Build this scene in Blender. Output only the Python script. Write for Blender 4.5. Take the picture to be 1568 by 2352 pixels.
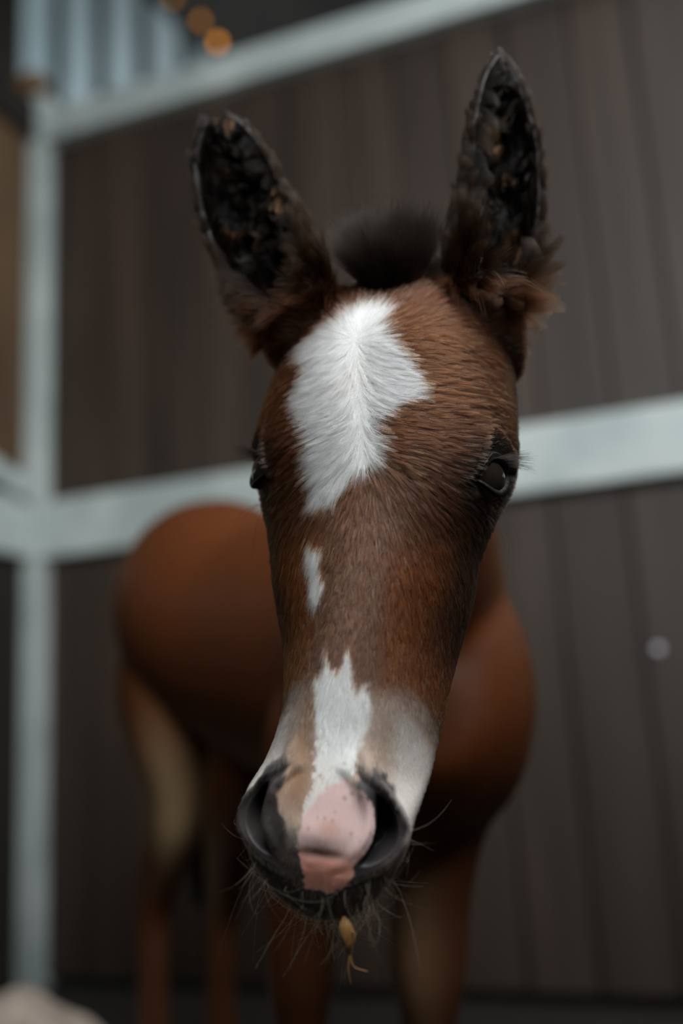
import bpy, bmesh, math, random
import numpy as np
from mathutils import Matrix, Vector
from mathutils.bvhtree import BVHTree
from mathutils.kdtree import KDTree

for o in list(bpy.data.objects):
    bpy.data.objects.remove(o, do_unlink=True)
rng = np.random.default_rng(7)
random.seed(7)
S = bpy.context.scene

# ------------------------------------------------------------------ camera
FPX, CX, CY, CAMH = 2287.0, 784.0, 1176.0, 0.62          # 35 mm lens on a 24 mm wide frame
zc = np.array([-580., 10150., -FPX]); zc /= np.linalg.norm(zc)
yc = np.array([0, 0, -1.]) - zc * (-zc[2]); yc /= np.linalg.norm(yc)
xc = np.cross(yc, zc)
RW = np.array([xc, yc, zc])
CAM0 = np.array([0, 0, CAMH])
def cam2w(c): return np.asarray(c, float) @ RW.T + CAM0
def P(px, py, d):                                          # a point of the place at distance d along the view axis
    return cam2w([(px - CX) / FPX * d, (CY - py) / FPX * d, -d])
def unit(v):
    v = np.asarray(v, float); return v / np.linalg.norm(v)

cam = bpy.data.cameras.new('camera'); cam_o = bpy.data.objects.new('camera', cam)
S.collection.objects.link(cam_o)
M4 = Matrix([list(RW[i]) + [CAM0[i]] for i in range(3)] + [[0, 0, 0, 1]])
cam_o.matrix_world = M4
cam.sensor_fit = 'VERTICAL'; cam.sensor_height = 36.0; cam.sensor_width = 24.0
cam.lens = FPX / 2352.0 * 36.0
cam.clip_start = 0.02; cam.clip_end = 60
cam.dof.use_dof = True; cam.dof.focus_distance = 0.642
cam.dof.aperture_fstop = cam.lens / 1000 / 0.0205
S.camera = cam_o

# ------------------------------------------------------------------ light and exposure
S.view_settings.view_transform = 'Standard'; S.view_settings.look = 'None'
S.view_settings.gamma = 1.0; S.view_settings.use_curve_mapping = False
S.view_settings.exposure = 0.0
S.cycles.use_denoising = True
S.cycles.max_bounces = 8; S.cycles.transmission_bounces = 8; S.cycles.diffuse_bounces = 3; S.cycles.glossy_bounces = 2
S.cycles.transparent_max_bounces = 6; S.cycles.caustics_reflective = False; S.cycles.caustics_refractive = False
S.cycles.use_adaptive_sampling = True; S.cycles.adaptive_threshold = 0.02
S.cycles_curves.subdivisions = 1

W = bpy.data.worlds.new('dim_barn_air'); S.world = W; W.use_nodes = True
W.node_tree.nodes['Background'].inputs[0].default_value = (0.80, 0.92, 1.0, 1)
W.node_tree.nodes['Background'].inputs[1].default_value = 0.030

def area_light(name, loc, target, sx, sy, power, col):
    l = bpy.data.lights.new(name, 'AREA'); l.shape = 'RECTANGLE'; l.size = sx; l.size_y = sy
    l.energy = power; l.color = col
    o = bpy.data.objects.new(name, l); S.collection.objects.link(o); o.location = loc
    o.rotation_euler = (Vector(target) - Vector(loc)).to_track_quat('-Z', 'Y').to_euler()
    return o
area_light('added_key_light', (0.28, -0.40, 2.15), (0.02, 0.62, 0.72), 1.3, 1.0, 60, (0.96, 0.99, 1.0))  # added key lamp close above the camera, brightens the face; no door here
area_light('added_overhead_light', (1.75, 1.35, 3.3), (0.95, 2.3, 1.4), 1.4, 1.0, 34, (0.93, 0.98, 1.0))  # added overhead lamp, brightens the right and upper planks; no roof window built
area_light('added_front_light', (1.3, -3.0, 2.1), (0.5, 2.5, 1.6), 2.2, 1.0, 88, (0.95, 0.98, 1.0))  # added lamp behind the front wall, lights the partition from its upper part
area_light('added_gable_light', (-3.4, 4.4, 3.6), (-1.6, 6.4, 4.6), 1.2, 1.6, 100, (0.90, 0.97, 1.0))  # lamp added out of view to brighten the far gable boards

# ------------------------------------------------------------------ helpers
def lin(r, g, b):
    f = lambda c: (c / 255 / 12.92) if c / 255 <= 0.04045 else ((c / 255 + 0.055) / 1.055) ** 2.4
    return np.array([f(r), f(g), f(b)])
def tag(o, label=None, cat=None, group=None, kind=None):
    if label: o['label'] = label
    if cat: o['category'] = cat
    if group: o['group'] = group
    if kind: o['kind'] = kind
    return o
def link(o, parent=None):
    S.collection.objects.link(o)
    if parent is not None:
        o.parent = parent; o.matrix_parent_inverse = parent.matrix_world.inverted()
    return o
def mesh_obj(name, V, F, mat, parent=None, smooth=True):
    me = bpy.data.meshes.new(name); me.from_pydata([tuple(v) for v in V], [], [tuple(f) for f in F])
    me.materials.append(mat); me.update()
    if smooth: me.polygons.foreach_set('use_smooth', np.ones(len(me.polygons), bool))
    return link(bpy.data.objects.new(name, me), parent)
def bm_obj(name, bm, mat, parent=None, smooth=False):
    me = bpy.data.meshes.new(name); bm.to_mesh(me); bm.free(); me.materials.append(mat)
    if smooth: me.polygons.foreach_set('use_smooth', np.ones(len(me.polygons), bool))
    return link(bpy.data.objects.new(name, me), parent)
def empty(name, loc):
    o = bpy.data.objects.new(name, None); o.empty_display_size = 0.05; o.location = tuple(loc)
    S.collection.objects.link(o); bpy.context.view_layer.update(); return o
def box(bm, c, ax, size, bevel=0.0):
    """a box centred at c with axes ax (3 unit vectors) and full sizes"""
    r = bmesh.ops.create_cube(bm, size=1.0); vs = r['verts']
    m = Matrix([[ax[j][i] * size[j] for j in range(3)] + [c[i]] for i in range(3)] + [[0, 0, 0, 1]])
    bmesh.ops.transform(bm, matrix=m, verts=vs)
    if bevel:
        es_ = list({e for v in vs for e in v.link_edges})
        bmesh.ops.bevel(bm, geom=es_, offset=bevel, segments=2, affect='EDGES', profile=0.6)

def new_mat(name):
    m = bpy.data.materials.new(name); m.use_nodes = True
    nt = m.node_tree; return m, nt, nt.nodes['Principled BSDF']
def noise_mat(name, c1, c2, rough=0.7, scale=(6, 6, 6), metallic=0.0, bump=0.0, detail=5, island=0.0, spec=0.5):
    m, nt, b = new_mat(name)
    tc = nt.nodes.new('ShaderNodeTexCoord'); mp = nt.nodes.new('ShaderNodeMapping')
    mp.inputs['Scale'].default_value = scale
    nt.links.new(tc.outputs['Object'], mp.inputs['Vector'])
    n = nt.nodes.new('ShaderNodeTexNoise'); n.inputs['Scale'].default_value = 1.0; n.inputs['Detail'].default_value = detail
    nt.links.new(mp.outputs[0], n.inputs['Vector'])
    r = nt.nodes.new('ShaderNodeValToRGB')
    r.color_ramp.elements[0].position = 0.35; r.color_ramp.elements[1].position = 0.68
    r.color_ramp.elements[0].color = (*c1, 1); r.color_ramp.elements[1].color = (*c2, 1)
    nt.links.new(n.outputs[0], r.inputs[0]); out = r.outputs[0]
    if island:
        g = nt.nodes.new('ShaderNodeNewGeometry'); mr = nt.nodes.new('ShaderNodeMapRange')
        mr.inputs['To Min'].default_value = 1 - island; mr.inputs['To Max'].default_value = 1 + island
        nt.links.new(g.outputs['Random Per Island'], mr.inputs['Value'])
        mx = nt.nodes.new('ShaderNodeVectorMath'); mx.operation = 'SCALE'
        nt.links.new(out, mx.inputs[0]); nt.links.new(mr.outputs[0], mx.inputs['Scale']); out = mx.outputs[0]
    nt.links.new(out, b.inputs['Base Color'])
    b.inputs['Roughness'].default_value = rough; b.inputs['Metallic'].default_value = metallic
    b.inputs['Specular IOR Level'].default_value = spec
    if bump:
        bp = nt.nodes.new('ShaderNodeBump'); bp.inputs['Strength'].default_value = bump; bp.inputs['Distance'].default_value = 0.01
        nt.links.new(n.outputs[0], bp.inputs['Height']); nt.links.new(bp.outputs[0], b.inputs['Normal'])
    return m
def flat_mat(name, c, rough=0.5, spec=0.5, emit=None, strength=0):
    m, nt, b = new_mat(name); b.inputs['Base Color'].default_value = (*c, 1); b.inputs['Roughness'].default_value = rough
    b.inputs['Specular IOR Level'].default_value = spec
    if emit is not None:
        b.inputs['Emission Color'].default_value = (*emit, 1); b.inputs['Emission Strength'].default_value = strength
    return m

# ------------------------------------------------------------------ materials of the place
m_plank = noise_mat('weathered_dark_planks', lin(45, 34, 26), lin(64, 50, 41), 0.62, (14, 14, 1.2), bump=0.25, island=0.22)
m_steel = noise_mat('galvanized_steel', lin(166, 178, 176), lin(198, 207, 204), 0.55, (5, 5, 5), metallic=0.0, island=0.0)
m_slat = noise_mat('pale_cladding', lin(150, 168, 172), lin(182, 198, 202), 0.6, (3, 3, 0.8))
m_dark = noise_mat('dark_roof_boards', lin(20, 15, 10), lin(32, 24, 16), 0.85, (4, 4, 4))
m_floor = noise_mat('dark_bedding', lin(18, 13, 9), lin(36, 27, 19), 0.95, (22, 22, 22), bump=0.8)
m_tan = noise_mat('tan_boards', lin(70, 52, 34), lin(104, 80, 54), 0.8, (10, 10, 1.5), island=0.15)
m_rust = noise_mat('rusty_bracket', lin(108, 78, 52), lin(136, 102, 72), 0.7, (30, 30, 30))
m_heap = noise_mat('pale_bedding', lin(170, 152, 140), lin(208, 190, 176), 0.95, (30, 30, 30), bump=1.0)

# ------------------------------------------------------------------ the setting
UP = np.array([0, 0, 1.0])
wdir = unit([0.9395, -0.3426, 0]); wn = unit([-0.3426, -0.9395, 0])    # along the partition, and off it towards the foal
C0 = np.append(P(104, 1200, 3.0)[:2], 0)
def on_wall(px, py, off=0.0):
    """the spot of the partition seen at this place in the photo -> (distance along it, height)"""
    d = P(px, py, 1.0) - CAM0; k = ((C0 + wn * off - CAM0) @ wn) / (d @ wn); p = CAM0 + d * k
    return (p - C0) @ wdir, p[2]
def W3(t, off, z): return C0 + wdir * t + wn * off + UP * z

bm = bmesh.new(); box(bm, (0, 3, -0.05), np.eye(3), (9, 10, 0.1))
tag(bm_obj('floor', bm, m_floor), kind='structure', label='dark trodden bedding over the stable floor')

bm = bmesh.new(); x = -2.0
while x < 2.6:
    box(bm, (x + .08, -0.62, 0.755), np.eye(3), (0.153, 0.04, 1.47), 0.006); x += .16
tag(bm_obj('wall_light_blocker', bm, m_plank), 'unseen dark boarded half wall added to shade the lower stall', kind='structure')  # unseen blocker behind the camera, added to darken the lower partition

part = empty('stall_partition', C0)
tag(part, 'stall partition of dark vertical planks in pale steel rails behind the foal', 'partition')
z_mid_t = on_wall(1400, 962)[1]; z_mid_b = on_wall(1400, 1120)[1]
z_top_b = on_wall(700, 176)[1]; z_top_t = z_top_b + 0.135
LEN = 3.4
AX = [wdir, wn, UP]
def planks(name, z0, z1):
    bm = bmesh.new(); t = 0.02; k = 0
    while t < LEN:
        w = 0.165 + 0.012 * math.sin(k * 2.3)
        box(bm, W3(t + w / 2, 0.0 + 0.004 * math.sin(k * 1.7), (z0 + z1) / 2), AX, (w - 0.007, 0.03, z1 - z0), 0.005)
        t += w; k += 1
    box(bm, W3(LEN / 2, -0.035, (z0 + z1) / 2), AX, (LEN, 0.02, z1 - z0))
    return bm_obj(name, bm, m_plank, part)
planks('plank_panel', z_mid_t - 0.01, z_top_b + 0.01)
planks('plank_panel', 0.03, z_mid_b + 0.01)
bm = bmesh.new()
box(bm, W3(LEN / 2, 0.03, (z_mid_t + z_mid_b) / 2), AX, (LEN, 0.07, z_mid_t - z_mid_b), 0.008)
bm_obj('middle_rail', bm, m_steel, part)
bm = bmesh.new()
box(bm, W3(LEN / 2, 0.03, z_top_b + 0.035), AX, (LEN, 0.07, 0.07), 0.008)
box(bm, W3(LEN / 2, 0.015, z_top_b + 0.1025), AX, (LEN, 0.03, 0.065), 0.004)
bm_obj('top_rail', bm, m_steel, part)
bm = bmesh.new()
box(bm, W3(0, 0.03, z_top_t / 2 + 0.02), AX, (0.064, 0.08, z_top_t + 0.04), 0.006)
bm_obj('corner_post', bm, m_steel, part)
bm = bmesh.new()
tb, zb = on_wall(1510, 1492, 0.02)
bmesh.ops.create_uvsphere(bm, u_segments=16, v_segments=10, radius=0.011, matrix=Matrix.Translation(Vector(W3(tb, 0.018, zb))))
tag(bm_obj('bolt_head', bm, flat_mat('bright_bolt', lin(225, 225, 235), 0.3), part, True), 'pale shiny bolt head')

side = empty('side_partition', C0 + wn * 0.6)
tag(side, 'pale steel railed side partition at the left edge of the stall', 'partition')
AXS = [wn, wdir, UP]
def S3(t, off, z): return C0 + wn * t + wdir * off + UP * z
SL = 1.7
bm = bmesh.new(); box(bm, S3(SL / 2 + 0.08, -0.02, (z_mid_t + z_mid_b) / 2 - 0.0), AXS, (SL, 0.07, z_mid_t - z_mid_b), 0.008)
bm_obj('middle_rail', bm, m_steel, side)
bm = bmesh.new(); box(bm, S3(SL / 2 + 0.08, -0.02, z_top_b + 0.0675), AXS, (SL, 0.06, 0.135), 0.008)
bm_obj('top_rail', bm, m_dark, side)
def planks_side(name, z0, z1, mat):
    bm = bmesh.new(); t = 0.08; k = 0
    while t < SL:
        w = 0.14
        box(bm, S3(t + w / 2, -0.03, (z0 + z1) / 2), AXS, (w - 0.006, 0.025, z1 - z0), 0.004); t += w; k += 1
    return bm_obj(name, bm, mat, side)
planks_side('plank_panel', z_mid_t + 0.1, z_top_b, m_tan)
planks_side('plank_panel', 0.03, z_mid_b, m_dark)
bm = bmesh.new(); box(bm, S3(0.45, 0.02, z_mid_t + 0.10), [unit(wn + UP * 0.25), wdir, unit(UP - wn * 0.25)], (0.7, 0.05, 0.06), 0.01)
tag(bm_obj('sloping_bar', bm, m_steel, side), 'short pale bar above the rail')
cap = bm = bmesh.new(); box(bm, W3(-0.02, 0.06, z_top_t + 0.075), AX, (0.085, 0.08, 0.07), 0.012)
tag(bm_obj('post_bracket', bm, m_rust), 'rusty orange bracket on top of the pale corner post', 'bracket')

# far gable wall of pale vertical boards with dark gaps, and the dark roof that cuts it off
YF = 6.4
def fwx(px, py):
    d = P(px, py, 1.0) - CAM0; k = (YF) / d[1]; return CAM0 + d * k
A = fwx(345, 0); B = fwx(462, 118); slope = (B - A) / (B[0] - A[0])
def roof_z(x): return A[2] + slope[2] * (x - A[0])
bm = bmesh.new()
x = fwx(52, 100)[0]; pitchw = fwx(232, 100)[0] - fwx(135, 100)[0]
while x < B[0] + 0.8:
    w = pitchw * 0.70
    zt = [min(roof_z(x), 7.5), min(roof_z(x + w), 7.5)]
    v = [bm.verts.new((xx, yy, zz)) for yy in (YF, YF + 0.03) for xx, zz in ((x, 0), (x + w, 0), (x + w, zt[1]), (x, zt[0]))]
    for f in ((0, 1, 2, 3), (7, 6, 5, 4), (0, 4, 5, 1), (1, 5, 6, 2), (2, 6, 7, 3), (3, 7, 4, 0)): bm.faces.new([v[i] for i in f])
    x += pitchw
tag(bm_obj('wall_back', bm, m_slat), 'pale vertical cladding of the far gable wall', kind='structure')
bm = bmesh.new(); box(bm, (-1, YF + 0.15, 3.5), np.eye(3), (9, 0.06, 8))
tag(bm_obj('wall_rear', bm, m_dark), kind='structure')
bm = bmesh.new()
x0, x1 = A[0] - 1.2, B[0] + 2.3
q = [(x0, 2.6), (x1, 2.6), (x1, YF + .1), (x0, YF + .1)]
v = [bm.verts.new((a, b, roof_z(a) + t)) for t in (0, 0.08) for a, b in q]
for f in ((0, 1, 2, 3), (7, 6, 5, 4), (0, 4, 5, 1), (1, 5, 6, 2), (2, 6, 7, 3), (3, 7, 4, 0)): bm.faces.new([v[i] for i in f])
tag(bm_obj('ceiling', bm, m_dark), 'dark sloping roof boards', kind='structure')

# amber bulbs strung along the roof slope
m_socket = flat_mat('black_socket', lin(20, 18, 16), 0.6)
for i, (px, py, d, st) in enumerate(((500, 97, 5.2, 2.0), (462, 48, 5.35, .60), (398, -4, 5.5, .30))):
    c = P(px, py, d)
    e = empty('string_light', c)
    tag(e, ['glowing amber bulb under the dark roof, nearest the steel top rail', 'dim amber bulb under the dark roof, second from the rail',
            'faintest amber bulb at the top edge of the photo'][i], 'light', 'amber bulbs strung under the roof')
    bm = bmesh.new(); bmesh.ops.create_uvsphere(bm, u_segments=16, v_segments=12, radius=0.019, matrix=Matrix.Translation(Vector(c)) @ Matrix.Diagonal((1, 1, 1.25, 1)))
    bm_obj('bulb', bm, flat_mat('amber_glow', lin(255, 170, 60), 0.4, emit=(1.0, 0.36, 0.035), strength=st), e, True)
    bm = bmesh.new(); bmesh.ops.create_cone(bm, cap_ends=True, segments=14, radius1=0.012, radius2=0.010, depth=0.035, matrix=Matrix.Translation(Vector(c) + Vector((0, 0, 0.036))))
    bm_obj('socket', bm, m_socket, e, True)

# pale heap of bedding on the floor at the lower left
hc = P(10, 2440, 1.75); hc[2] = 0.0
bm = bmesh.new(); bmesh.ops.create_icosphere(bm, subdivisions=5, radius=1.0)
for v in bm.verts:
    n_ = 0.04 * math.sin(9 * v.co.x + 3 * v.co.y) + 0.03 * math.sin(17 * v.co.y + 5 * v.co.z) + 0.012 * random.random()
    v.co = Vector((hc[0] + v.co.x * (0.20 + 0.2 * n_), hc[1] + v.co.y * 0.18, max(0.0, v.co.z) * (0.20 + 0.2 * n_)))
tag(bm_obj('bedding_heap', bm, m_heap, None, True), 'pale beige rounded heap of bedding at the lower left corner of the stall', 'bedding')

# ------------------------------------------------------------------ the foal: head frame
L = 0.415
HO = P(895, 640, 0.70); HT = P(716, 2088, 0.56)
es = unit(HT - HO)                                        # poll to muzzle
ez = RW @ np.array([-0.242, 0, 0.97]); ez = unit(ez - es * (ez @ es))   # out of the face
ex = np.cross(ez, es)                                     # to the foal's left
HB = np.array([ex, es, ez])
def l2w(p): return HO + np.asarray(p, float) @ HB
def w2l(p): return (np.asarray(p, float) - HO) @ HB.T
ST = np.array([   # station along the head, then the half section in mm: top, brow, side, cheek, jaw, underside
[-0.08, -34, 22, -42, 44, -62, 46, -86, 30, -118, -124],
[0.00, -8, 32, -13, 62, -46, 64, -88, 40, -135, -145],
[0.10, 10, 47, 4, 80, -38, 82, -90, 49, -148, -158],
[0.22, 19, 53, 11, 90, -30, 84, -90, 44, -155, -165],
[0.32, 20, 52, 11, 93, -31, 80, -90, 39, -153, -162],
[0.37, 18, 45, 10, 85, -34, 72, -90, 34, -149, -157],
[0.44, 14, 40, 6, 74, -36, 65, -88, 31, -141, -147],
[0.52, 9, 35, 2, 68, -40, 63, -80, 30, -122, -128],
[0.62, 4, 28, -3, 57, -44, 56, -72, 27, -100, -105],
[0.72, 1, 28, -6, 52, -44, 50, -64, 27, -84, -88],
[0.80, -1, 29, -8, 53, -38, 50, -56, 27, -72, -76],
[0.87, -3, 30, -7, 54, -22, 49, -46, 26, -66, -70],
[0.93, -9, 30, -12, 48, -24, 43, -48, 23, -64, -68],
[0.97, -19, 23, -21, 37, -31, 32, -50, 19, -60, -64],
[0.995, -27, 17, -29, 26, -36, 24, -50, 14, -58, -61],
[1.010, -35, 10, -36, 15, -41, 14, -50, 8, -55, -57],
[1.017, -42, 3, -42, 5, -44, 5, -50, 3, -52, -53]], float)
BEND = np.array([[-.08, 0], [.45, 0], [.6, 3], [.72, 4.5], [.79, 1], [.86, -5], [.95, -5.5], [1.02, -4]])
def herm(xs, ys, x):
    m = np.gradient(ys, xs, axis=0)
    i = np.clip(np.searchsorted(xs, x) - 1, 0, len(xs) - 2); h = (xs[i + 1] - xs[i])[:, None]; t = ((x - xs[i])[:, None]) / h
    return (2*t**3 - 3*t**2 + 1)*ys[i] + (t**3 - 2*t**2 + t)*h*m[i] + (-2*t**3 + 3*t**2)*ys[i+1] + (t**3 - t**2)*h*m[i+1]
def section(r, n):
    d, a, za, w1, z1, w2, z2, w3, z3, v = r
    hs = [(0, d), (a, za), (w1, z1), (w2, z2), (w3, z3), (0, v)]
    c = np.array(hs + [(-x, z) for x, z in hs[-2:0:-1]]); k = len(c)
    t = np.arange(n) / n * k; i = t.astype(int); f = (t - i)[:, None]
    p0, p1, p2, p3 = [c[(i + j) % k] for j in (-1, 0, 1, 2)]
    bs = ((1-f)**3*p0 + (3*f**3 - 6*f**2 + 4)*p1 + (-3*f**3 + 3*f**2 + 3*f + 1)*p2 + f**3*p3) / 6
    cr = .5*(2*p1 + (p2-p0)*f + (2*p0 - 5*p1 + 4*p2 - p3)*f**2 + (3*p1 - p0 - 3*p2 + p3)*f**3)
    return .35*bs + .65*cr
PV, PF = [], []
def add_grid(G):
    """G: (rings, n, 3) closed rings -> capped tube, collected for the foal's body"""
    base = len(PV); nr, n = G.shape[:2]
    PV.extend(G.reshape(-1, 3).tolist())
    for i in range(nr - 1):
        for j in range(n):
            a = base + i*n + j; b = base + i*n + (j+1) % n
            PF.append((a, b, b + n, a + n))
    for ring, flip in ((0, True), (nr - 1, False)):
        c = len(PV); PV.append(G[ring].mean(0).tolist())
        for j in range(n):
            a = base + ring*n + j; b = base + ring*n + (j+1) % n
            PF.append((b, a, c) if flip else (a, b, c))
ss = np.linspace(ST[0, 0], ST[-1, 0], 170); rows = herm(ST[:, 0], ST[:, 1:], ss)
bend = np.interp(ss, BEND[:, 0], BEND[:, 1])
G = []
for s_, r_, b_ in zip(ss, rows, bend):
    q = section(r_, 96); G.append(l2w(np.c_[q[:, 0] + b_, np.full(96, s_ * L * 1000), q[:, 1]] / 1000))
add_grid(np.array(G))

def tube(pts, ra, rb, ref, n=36, m=60):
    """sweep an ellipse: ra along the side axis, rb along the axis nearest to ref"""
    pts = np.array(pts, float); ts = np.linspace(0, 1, len(pts)); t = np.linspace(0, 1, m)
    Cc = herm(ts, pts, t); A_ = herm(ts, np.c_[ra, rb], t)
    T = np.gradient(Cc, axis=0); T /= np.linalg.norm(T, axis=1)[:, None]
    out = []; th = np.linspace(0, 2*np.pi, n, endpoint=False)
    for c, tt, (a, b) in zip(Cc, T, A_):
        u = unit(np.asarray(ref) - tt * (np.asarray(ref) @ tt)); sd = np.cross(tt, u)
        out.append(c + np.outer(np.cos(th) * max(a, .0003), sd) + np.outer(np.sin(th) * max(b, .0003), u))
    return np.array(out)
# chin under the upper lip
add_grid(tube([l2w((0, .345, -.066)), l2w((-.004, .375, -.070)), l2w((-.005, .400, -.068)), l2w((-.005, .412, -.062))],
              [.016, .024, .022, .008], [.010, .016, .013, .005], ez, 28, 24))
# neck, trunk and legs
rump_c = P(490, 1400, 1.60); chest_c = P(945, 1500, 1.08)
fwd = chest_c - rump_c; fwd[2] = 0; fwd = unit(fwd)
add_grid(tube([l2w((0, .02, -.06)), l2w((0, .09, -.10)), P(905, 1060, .93), P(925, 1250, 1.05), P(925, 1380, 1.16)],
              [.045, .066, .085, .10, .12], [.05, .085, .11, .14, .16], UP))
def trunk(spec, ref=UP):
    add_grid(tube([P(*s_[:3]) for s_ in spec], [s_[3] for s_ in spec], [s_[4] for s_ in spec], ref, 40, 80))
trunk([(985, 1620, .95, .02, .03), (980, 1620, .975, .085, .10), (950, 1595, 1.07, .134, .165), (885, 1540, 1.17, .130, .185), (780, 1500, 1.28, .135, .185), (610, 1470, 1.46, .135, .175),
       (490, 1400, 1.60, .150, .178), (440, 1400, 1.70, .125, .145), (418, 1410, 1.77, .02, .03)])
def leg(spec):
    pts = [P(*s_[:3]) for s_ in spec]; pts[-1][2] = 0.0
    add_grid(tube(pts, [s_[3] for s_ in spec], [s_[4] for s_ in spec], fwd, 28, 70)); return pts[-1]
feet = [leg([(420, 1430, 1.64, .07, .11), (400, 1560, 1.61, .088, .13), (396, 1700, 1.57, .066, .09), (402, 1860, 1.59, .042, .055), (358, 2060, 1.66, .032, .042), (352, 2220, 1.64, .026, .028), (356, 2400, 1.62, .028, .030), (356, 2470, 1.61, .026, .030), (356, 2510, 1.60, .026, .032)]),
        leg([(640, 1430, 1.50, .07, .11), (630, 1560, 1.47, .082, .125), (590, 1700, 1.44, .066, .09), (545, 1860, 1.48, .046, .06), (515, 2060, 1.57, .030, .040), (508, 2220, 1.56, .024, .026), (508, 2400, 1.55, .028, .030), (508, 2560, 1.54, .026, .034)]),
        leg([(1060, 1540, 1.07, .055, .08), (1045, 1690, 1.07, .072, .09), (1005, 1860, 1.09, .054, .065), (990, 2060, 1.08, .043, .047), (985, 2240, 1.07, .040, .042), (985, 2420, 1.07, .026, .028), (985, 2700, 1.07, .028, .030), (985, 2990, 1.06, .03, .036)]),
        leg([(800, 1560, 1.10, .055, .08), (760, 1700, 1.10, .072, .09), (715, 1860, 1.10, .054, .065), (692, 2060, 1.09, .040, .045), (690, 2240, 1.08, .037, .040), (690, 2420, 1.08, .026, .028), (690, 2700, 1.08, .028, .030), (690, 2960, 1.07, .03, .036)])]

# ears: cupped shells, open towards the front and the side
EARS = {}
def ear(name, base, tip, bulge, open_dir, W_, D_, fold, th0=150):
    base, tip = np.array(base), np.array(tip); m = 60; t = np.linspace(0, 1, m)
    Cc = base + np.outer(t, tip - base) + np.outer(np.sin(np.pi * t), bulge)
    T = np.gradient(Cc, axis=0); T /= np.linalg.norm(T, axis=1)[:, None]
    ww = np.interp(t, W_[0], W_[1]); dd = np.interp(t, D_[0], D_[1])
    k = np.ones(5) / 5
    ww = np.convolve(np.pad(ww, 2, 'edge'), k, 'valid'); dd = np.convolve(np.pad(dd, 2, 'edge'), k, 'valid')
    rings = []; K = 30
    for i in range(m):
        o_ = unit(open_dir - T[i] * (open_dir @ T[i])); sd = np.cross(T[i], o_)
        tm = math.radians(np.interp(t[i], [0, .12, .3, .6, 1], fold))
        a = np.linspace(-tm, tm, K)
        th_ = np.interp(t[i], [0, .1, .8, 1], [.006, .006, .0055, .005])
        outer = Cc[i] + np.outer(np.sin(a) * ww[i], sd) - np.outer(np.cos(a) * dd[i], o_)
        inner = Cc[i] + np.outer(np.sin(a) * max(ww[i] - th_, .001), sd) - np.outer(np.cos(a) * max(dd[i] - th_, .001), o_)
        rings.append(np.vstack([outer, inner[::-1]]))
    add_grid(np.array(rings))
    EARS[name] = dict(C=Cc, T=T, o=open_dir, w=ww, d=dd, t=t, base=base, axis=unit(tip - base), len=np.linalg.norm(tip - base))
cw = lambda v: RW @ np.array(v, float)
ear('left', P(1098, 700, .715), P(1152, 118, .755), cw([.012, 0, -.008]), unit(cw([.38, .05, .92])),
    ([0, .1, .25, .45, .65, .82, .93, 1.0], [.026, .031, .034, .0335, .031, .024, .014, .003]),
    ([0, .2, .5, .8, 1.0], [.026, .032, .030, .022, .008]), [176, 142, 106, 96, 82])
ear('right', P(712, 735, .725), P(492, 262, .775), cw([-.010, 0, -.010]), unit(cw([-.16, -.05, .95])),
    ([0, .1, .25, .45, .65, .82, .93, 1.0], [.025, .031, .0365, .037, .035, .030, .022, .010]),
    ([0, .2, .5, .8, 1.0], [.026, .032, .030, .022, .009]), [176, 142, 106, 96, 82])

add_grid(tube([P(1060, 660, .74), P(1100, 740, .735), P(1118, 830, .745), P(1105, 900, .75)], [.020, .030, .028, .015], [.020, .028, .026, .015], ez, 24, 24))
add_grid(tube([P(740, 660, .74), P(700, 730, .735), P(690, 800, .74), P(700, 860, .745)], [.020, .028, .026, .015], [.020, .028, .026, .015], ez, 24, 24))
add_grid(tube([P(480, 1215, 1.60), P(412, 1275, 1.565), P(364, 1400, 1.560), P(352, 1540, 1.59)], [.02, .045, .05, .03], [.02, .045, .05, .03], fwd, 24, 40))
tmp = bpy.data.meshes.new('tmp'); tmp.from_pydata(PV, [], PF); tmp.update()
bmt = bmesh.new(); bmt.from_mesh(tmp); bmesh.ops.recalc_face_normals(bmt, faces=bmt.faces); bmt.to_mesh(tmp); bmt.free()
to = bpy.data.objects.new('tmp', tmp); S.collection.objects.link(to)
md = to.modifiers.new('r', 'REMESH'); md.mode = 'VOXEL'; md.voxel_size = 0.0026; md.use_smooth_shade = True
dg = bpy.context.evaluated_depsgraph_get(); dg.update()
body_me = bpy.data.meshes.new_from_object(to.evaluated_get(dg))
bpy.data.objects.remove(to, do_unlink=True)

def get_v(me):
    a = np.empty(len(me.vertices) * 3); me.vertices.foreach_get('co', a); return a.reshape(-1, 3)
def set_v(me, V): me.vertices.foreach_set('co', np.ascontiguousarray(V).ravel()); me.update()
def edges(me):
    e = np.empty(len(me.edges) * 2, np.int64); me.edges.foreach_get('vertices', e); return e.reshape(-1, 2)
def relax(V, E, n, wgt):
    deg = np.bincount(E.ravel(), minlength=len(V))[:, None].clip(1)
    for _ in range(n):
        acc = np.zeros_like(V)
        for k in range(3):
            acc[:, k] = np.bincount(E[:, 0], V[E[:, 1], k], len(V)) + np.bincount(E[:, 1], V[E[:, 0], k], len(V))
        V = V + wgt[:, None] * (acc / deg - V)
    return V
def sstep(x, a, b):
    t = np.clip((x - a) / (b - a), 0, 1); return t * t * (3 - 2 * t)

V = get_v(body_me); E_ = edges(body_me); lv = w2l(V)
head_w = (1 - sstep(-lv[:, 2], .15, .22)) * sstep(lv[:, 1], -.05, 0)
far = 1 - head_w
V = relax(V, E_, 70, .6 * far * sstep(-lv[:, 2], .12, .2))
V = relax(V, E_, 5, np.full(len(V), .5))
set_v(body_me, V)

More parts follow.
